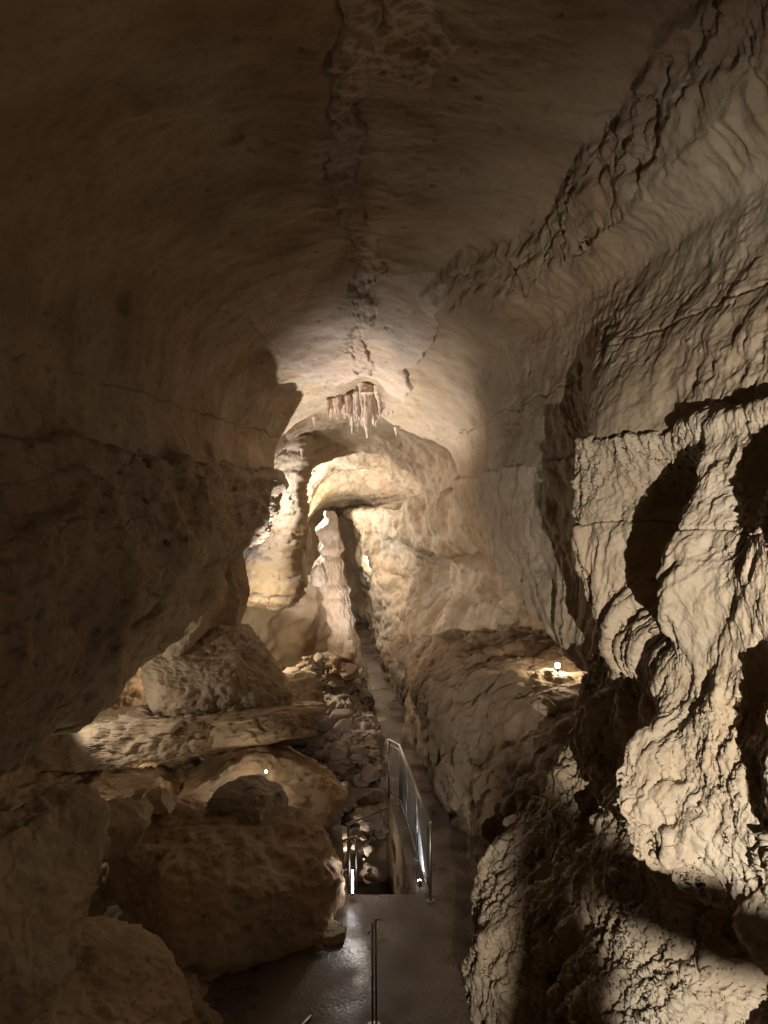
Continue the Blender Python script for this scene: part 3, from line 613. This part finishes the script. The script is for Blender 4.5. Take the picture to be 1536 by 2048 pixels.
rubble('rubble', [p(R0.uniform(590, 760), R0.uniform(1420, 1640), R0.uniform(14.3, 15.6)) for _ in range(60)], .22, 3, GREYR)
rubble('rubble', [(-.62 - .3 * R0.rand(), R0.uniform(8.9, 9.6), R0.uniform(0, .03)) for _ in range(40)], .045, 4, LIME)
rubble('rubble', [(R0.uniform(-.8, -.2), R0.uniform(12.2, 14), R0.uniform(-1.2, -.1)) for _ in range(40)], .16, 6, GREYR)
rubble('rubble', [(R0.uniform(1.0, 1.6), R0.uniform(6.2, 8.0), R0.uniform(0, .08)) for _ in range(40)], .07, 8, DARKR)

# ------------------------------------------------------------------ dripstone
def revolve(name, pts, mat, parent=None, seg=64, q=12, disp=None, origin=(0, 0, 0)):
    """pts: (centre xyz, radius) from one end to the other."""
    P = np.array([[*c, r] for c, r in pts], float)[:, None, :]
    t = np.linspace(0, len(pts) - 1, (len(pts) - 1) * q + 1); C = cr(P, t)[:, 0]
    th = np.linspace(0, 2 * np.pi, seg, endpoint=False)
    rr = np.maximum(C[:, 3], .001)[:, None]
    V = np.stack([C[:, 0:1] + rr * np.cos(th), C[:, 1:2] + rr * np.sin(th), C[:, 2:3] + 0 * th], 2).reshape(-1, 3)
    n = np.stack([np.cos(th), np.sin(th), 0 * th], 1)[None].repeat(len(C), 0).reshape(-1, 3)
    if disp: V = V + n * (disp(V) * np.clip(np.repeat(rr[:, 0], seg) / .02, 0, 1))[:, None]
    a, b_ = len(C), seg; idx = np.arange(a * b_).reshape(a, b_); nx = np.roll(idx, -1, 1)
    Q = np.stack([idx[:-1], nx[:-1], nx[1:], idx[1:]], 2).reshape(-1, 4)
    # end caps as quads folded on a centre vertex
    V = np.concatenate([V, C[:1, :3], C[-1:, :3]]); c0, c1 = a * b_, a * b_ + 1
    cap0 = np.stack([nx[0], idx[0], np.full(b_, c0), np.full(b_, c0)], 1); cap1 = np.stack([idx[-1], nx[-1], np.full(b_, c1), np.full(b_, c1)], 1)
    me = bpy.data.meshes.new(name); o0 = np.array(origin, float)
    faces = Q.tolist() + [x[:3] for x in cap0.tolist()] + [x[:3] for x in cap1.tolist()]
    me.from_pydata((V - o0).tolist(), [], faces); me.update()
    me.polygons.foreach_set('use_smooth', np.ones(len(me.polygons), bool)); me.materials.append(mat)
    o = bpy.data.objects.new(name, me); COL.objects.link(o); o.location = o0
    if parent: o.parent = parent; o.location = (0, 0, 0)
    return o
def empty(name, loc, label, cat, group=None, rz=0):
    o = bpy.data.objects.new(name, None); COL.objects.link(o); o.location = loc; o.rotation_euler = (0, 0, rz); o.empty_display_size = .1
    return tag(o, label, cat, group)
# tall stalagmite column
D = 23.6; S = D / F
cl = [(660, 1022, 7), (660, 1040, 13), (654, 1060, 21), (660, 1078, 18), (662, 1098, 23), (660, 1110, 17), (658, 1125, 24), (655, 1150, 27), (662, 1165, 24), (668, 1178, 26),
      (672, 1192, 22), (674, 1205, 25), (678, 1222, 21), (682, 1240, 24), (686, 1262, 20), (688, 1280, 27), (688, 1300, 27), (690, 1325, 34), (690, 1360, 42)]
ddisp = lambda V: .05 * fbm(V * np.array([3, 3, 1.6]), 4, .6) + .035 * ridged(V * np.array([4.5, 4.5, .8]), 2) - .03 + .05 * pits(V * np.array([1.6, 1.6, 2.0]), .8, .45)
colm = revolve('stalagmite', [(p(x, y, D), r * S * 1.15) for x, y, r in cl], PALE, seg=180, q=22, disp=ddisp, origin=p(693, 1350, D))
tag(colm, 'tall knobbly pinkish white stalagmite beside the narrow far path', 'stalagmite')
for i, (x, y, d, r, h, lab) in enumerate([(638, 1150, 23.0, 14, 45, 'short white stalagmite knob on the ledge left of the tall stalagmite'),
                                         (606, 1140, 20.6, 7, 70, 'white flowstone rib on the right edge of the far left rock pillar'),
                                         (700, 1300, 22.4, 13, 40, 'round white flowstone foot at the base of the tall stalagmite'),
                                         (614, 1075, 20.9, 9, 50, 'pale hanging flowstone curtain beside the dark far opening')]):
    s_ = d / F
    o = revolve('flowstone', [(p(x, y - h * .5, d), r * s_ * .35), (p(x - 1, y - h * .3, d), r * s_ * .8), (p(x, y, d), r * s_), (p(x + 1, y + h * .3, d), r * s_ * 1.1), (p(x + 1, y + h * .5, d), r * s_ * .8)],
                PALE, seg=90, q=20, disp=ddisp, origin=p(x, y + h * .5, d))
    tag(o, lab, 'flowstone')
tag(revolve('stalagmite', [((1.0, -.2, -.05), .34), ((1.0, -.2, 1.5), .24), ((.99, -.2, 2.9), .13), ((.975, -.2, 3.4), .07), ((.97, -.2, 3.55), .045), ((.968, -.2, 3.68), .03), ((.966, -.2, 3.77), .026), ((.968, -.2, 3.81), .012)],
    LIME, seg=48, q=16, disp=lambda V: .016 * fbm(V * 11, 4, .6), origin=(1.0, -.2, 0)), 'unseen thin stalagmite added beside the floodlight to shade the lower right wall', 'stalagmite')  # added behind the camera as a shadow caster for the lower right wall
# stalactites under the arch
D = 16.2; S = D / F
st = empty('stalactite_cluster', p(735, 775, D), 'cluster of pinkish stalactites hanging from the ceiling crack above the arch', 'stalactites')
org = np.array(p(735, 775, D))
def local(c): return tuple(np.array(c) - org)
root = revolve('root', [(local(p(742, 735, D + .2)), .8), (local(p(742, 772, D + .1)), .42), (local(p(738, 790, D)), .30), (local(p(736, 812, D)), .27), (local(p(736, 832, D)), .18), (local(p(738, 848, D)), .05)], DRIP, st, seg=160, q=22,
       disp=lambda V: .09 * ridged(V * np.array([5, 5, 1.2]), 3) - .06 + .05 * fbm(V * 6, 3))
r9 = random.Random(4)
spec = [(704, 800, 868, 6), (735, 800, 876, 13), (746, 795, 852, 9), (716, 800, 862, 6), (726, 800, 850, 8), (690, 795, 838, 5), (680, 800, 828, 4), (756, 800, 842, 6), (740, 800, 864, 8)]
spec += [(x, 796 + r9.uniform(0, 10) + max(0, 700 - x) * .25, 818 + r9.uniform(0, 22) + (16 if 700 < x < 756 else 0), r9.uniform(3, 6)) for x in [r9.uniform(652, 775) for _ in range(80)]]
spec += [(x, 776 + r9.uniform(0, 14), 798 + r9.uniform(0, 34), r9.uniform(4, 8)) for x in [r9.gauss(735, 22) for _ in range(45)]]
for x, y0, y1, r in spec:
    d = D + (r9.uniform(-.35, .1) if y0 > 790 else r9.uniform(-.42, -.15)); s_ = d / F; xo = r9.uniform(-2, 2)
    revolve('stalactite', [(local(p(x, y0 - 14, d)), r * 1.5 * s_), (local(p(x, y0, d)), r * s_), (local(p(x + xo * .3, lerp(y0, y1, .4), d)), r * .75 * s_),
            (local(p(x + xo * .6, lerp(y0, y1, .75), d)), r * .42 * s_), (local(p(x + xo, y1, d)), r * .1 * s_)], DRIP, st, seg=14, q=7,
            disp=lambda V: .012 * fbm(V * 9 + x, 3))

for i, (x, y, d, h, lab) in enumerate([(628, 842, 17.6, 14, 'single thin straw stalactite left of the stalactite cluster, under the arch rim'),
                                      (604, 905, 19.0, 16, 'short white stalactite low on the left side of the far arch'),
                                      (792, 862, 16.2, 9, 'stubby stalactite right of the stalactite cluster')]):
    s_ = d / F
    tag(revolve('stalactite', [(p(x, y - 8, d), 5 * s_), (p(x, y, d), 3 * s_), (p(x + .5, y + h * .6, d), 1.6 * s_), (p(x + .5, y + h, d), .4 * s_)], DRIP, seg=14, q=7,
        disp=lambda V: .01 * fbm(V * 9, 3), origin=p(x, y, d)), lab, 'stalactite')
# ------------------------------------------------------------------ metalwork
def tube(pts, r, name, mat, parent, seg=12):
    """one round bar through the points (in the parent's space)."""
    P = [Vector(q) for q in pts]; V = []; Fc = []
    for i, c in enumerate(P):
        t = ((P[min(i + 1, len(P) - 1)] - c).normalized() + (c - P[max(i - 1, 0)]).normalized()).normalized()
        a = t.orthogonal().normalized() if abs(t.z) > .9 else t.cross(Vector((0, 0, 1))).normalized()
        if abs(t.z) > .9: a = Vector((1, 0, 0)) - t * t.x; a.normalize()
        b2 = t.cross(a)
        for k in range(seg):
            th = 2 * math.pi * k / seg; V.append(c + (a * math.cos(th) + b2 * math.sin(th)) * r)
    for i in range(len(P) - 1):
        for k in range(seg):
            k2 = (k + 1) % seg; Fc.append([i * seg + k, i * seg + k2, (i + 1) * seg + k2, (i + 1) * seg + k])
    Fc.append(list(range(seg))[::-1]); Fc.append([(len(P) - 1) * seg + k for k in range(seg)])
    me = bpy.data.meshes.new(name); me.from_pydata([tuple(v) for v in V], [], Fc); me.update()
    for f in me.polygons: f.use_smooth = len(f.vertices) == 4
    me.materials.append(mat); o = bpy.data.objects.new(name, me); COL.objects.link(o)
    if parent: o.parent = parent
    return o
def disc(c, r, h, name, mat, parent): return tube([(c[0], c[1], c[2]), (c[0], c[1], c[2] + h)], r, name, mat, parent, 20)
# balustrade between path and stairwell
A, B, C_ = (.63, 10.07), (.29, 13.4), (.09, 13.75)
ra = empty('balustrade', (A[0], A[1], 0), 'stainless steel balustrade with thin bars between the path and the stairwell', 'railing')
def rl(pt, z): return (pt[0] - A[0], pt[1] - A[1], z)
H = 1.07
tube([rl(A, H), rl(B, H), rl(C_, H)], .022, 'top_rail', STEEL, ra)
tube([rl(A, .1), rl(B, .1), rl(C_, .1)], .012, 'bottom_rail', STEEL, ra)
tube([rl(A, H - .09), rl(B, H - .09), rl(C_, H - .09)], .008, 'middle_rail', STEEL, ra)
for t in (0, .36, .7, 1):
    q_ = (lerp(A[0], B[0], t), lerp(A[1], B[1], t))
    po = tube([rl(q_, 0), rl(q_, H)], .021, 'post', STEEL, ra)
    disc(rl(q_, 0.004), .055, .012, 'base_plate', STEEL, po)
tube([rl(C_, 0), rl(C_, H)], .021, 'post', STEEL, ra)
for k in range(62):
    t = (k + .5) / 62; q_ = (lerp(A[0], B[0], t), lerp(A[1], B[1], t)); tube([rl(q_, .1), rl(q_, H - .09)], .0045, 'bar', MATTE, ra, 6)
for k in range(6):
    t = (k + .5) / 6; q_ = (lerp(B[0], C_[0], t), lerp(B[1], C_[1], t)); tube([rl(q_, .1), rl(q_, H - .09)], .0045, 'bar', MATTE, ra, 6)
# handrail on the left of the stairwell
o_ = (-.5, 10.35, 0)
lh = empty('handrail', o_, 'low steel handrail and posts at the left corner of the stairwell', 'handrail')
tube([(-.1, -.02, .7), (.06, -.02, .75), (.16, .25, .66)], .018, 'top_rail', STEEL, lh)
tube([(.02, -.02, 0), (.02, -.02, .74)], .02, 'post', STEEL, lh); tube([(.11, .06, -.1), (.11, .06, .73)], .02, 'post', STEEL, lh)
fh = empty('handrail', p(690, 1650, 12.2), 'sloping steel handrail end over the far end of the stairwell', 'handrail')
b0 = Vector(p(690, 1650, 12.2))
tube([tuple(Vector(p(690, 1650, 12.2)) - b0), tuple(Vector(p(776, 1616, 13.3)) - b0)], .022, 'top_rail', STEEL, fh)
e1 = Vector(p(768, 1620, 13.2)) - b0
tube([tuple(e1), tuple(e1 + Vector((0, .02, -.14)))], .01, 'bracket', STEEL, fh)
tube([(.05, .04, 0), (.05, .04, -1.2)], .02, 'post', STEEL, fh)
# double post at the foot of the stairs, nearest the viewer
g0 = p(748, 2052, 7.62)
gp = empty('post', (g0[0], g0[1], 0), 'dark double steel post standing alone in the middle of the path', 'post')
gp.name = 'gate_post'
tube([(-.016, 0, 0), (-.016, 0, 1.08)], .012, 'upright', STEEL, gp); tube([(.024, .01, 0), (.018, .01, 1.11)], .011, 'upright', STEEL, gp)
tube([(-.03, 0, .98), (-.055, 0, .98), (-.06, 0, .95)], .006, 'eye_bolt', STEEL, gp, 8)
tube([(.03, .01, 1.09), (.05, .01, 1.1), (.07, .01, 1.1), (.075, .01, 1.085)], .006, 'hook', STEEL, gp, 8)
disc((0, 0, 0.004), .07, .01, 'base_plate', STEEL, gp)
# tip of the stair handrail at the bottom edge
nh0 = Vector(p(622, 2034, 7.0))
nh = empty('handrail', tuple(nh0), 'dark handrail end poking in at the bottom edge of the photo', 'handrail')
tube([(0, 0, 0), (-.14, -.25, .0), (-.2, -1.6, .9)], .022, 'top_rail', STEEL, nh)
tube([(-.02, -.02, -.01), (-.02, -.02, -nh0.z)], .02, 'post', STEEL, nh)

# ------------------------------------------------------------------ lamp fittings
def tube_light(loc, h, label, power):
    t = empty('tube_light', loc, label, 'lamp')
    tube([(0, 0, 0), (0, 0, h)], .013, 'lit_tube', GLOWW, t); tube([(0, 0, -.03), (0, 0, 0)], .02, 'end_cap', BLACK, t); tube([(0, 0, h), (0, 0, h + .03)], .02, 'end_cap', BLACK, t)
tb = p(705, 1782, 10.1)
tube_light((tb[0], tb[1], .1), .32, 'short upright white tube lamp at the corner post of the stairwell', 5)
lamp((tb[0] + .03, 10.2, .78), 16, WHITE, .03, aim=(-.95, 8.5, 0), cone=58, blend=.6)
def spot_fix(loc, aim, label, mat=GLOW, s=1.0):
    t = empty('spotlight', loc, label, 'lamp')
    d = (Vector(aim) - Vector(loc)).normalized()
    tube([tuple(-d * .14 * s), tuple(-d * .02 * s)], .05 * s, 'housing', BLACK, t, 20)
    tube([tuple(-d * .022 * s), tuple(d * .004)], .043 * s, 'lens', mat, t, 20)
    tube([tuple(-d * .08 * s), tuple(-d * .08 * s + Vector((0, 0, -.16 * s)))], .012 * s, 'stem', BLACK, t, 8)
spot_fix(p(1115, 1331, 11.6), tuple(Vector(p(1060, 1280, 9))), 'bright round spotlight on the rubble of the right rock shelf', GLOWW, 1.0)
spot_fix(p(532, 1543, 11.0), (0, 0, EYE), 'tiny spotlight glinting on top of the rough grey boulder', GLOWW, .45)
spot_fix((.5, 10.42, .1), (.3, 13, .8), 'small floor spotlight at the foot of the balustrade', GLOWW, .6)
lamp((.53, 10.5, .12), 34, COOL, .02, aim=(.42, 12.6, .75), cone=60, blend=.6)
lamp((1.02, 10.9, .08), 16, CREAM, .02, aim=(1.35, 12.6, .9), cone=62, blend=.5)
# pit lights
lamp((-.55, 12.7, -.55), 8, WHITE, .02); lamp((-.25, 11.4, -1.3), 3, WARM, .02)
lamp(p(668, 1848, 9.45), 1.2, WARM, .02)
# cable
tag(tube([(.44, 10.33, .02), (.42, 10.4, .1), (.47, 10.5, .2), (.5, 10.7, .28), (.49, 10.9, .42), (.5, 11.05, .5)], .007, 'cable', BLACK, None, 8), 'thin black cable looping beside the balustrade foot', 'cable')

fl = empty('floodlight', (.9, -1.0, 3.95), 'black floodlight on a stand close to the right wall beside the viewer', 'lamp')
tube([(-.10, -.09, 0), (-.06, -.05, 0)], .09, 'housing', BLACK, fl, 24); tube([(-.09, -.08, -.02), (-.09, -.08, -3.95)], .015, 'stand', BLACK, fl, 8)
def plate(name, c, h, mat, parent):
    V = [(c[0] + a * h[0], c[1] + b_ * h[1], c[2] + d * h[2]) for a in (-1, 1) for b_ in (-1, 1) for d in (-1, 1)]
    me = bpy.data.meshes.new(name); me.from_pydata(V, [], [(0, 1, 3, 2), (4, 6, 7, 5), (0, 4, 5, 1), (2, 3, 7, 6), (0, 2, 6, 4), (1, 5, 7, 3)]); me.update()
    me.materials.append(mat); o = bpy.data.objects.new(name, me); COL.objects.link(o); o.parent = parent; return o
plate('added_barn_door', (-.026, .25, 0), (.004, .2, .4), BLACK, fl)  # unseen plate added to cut the left edge of the beam
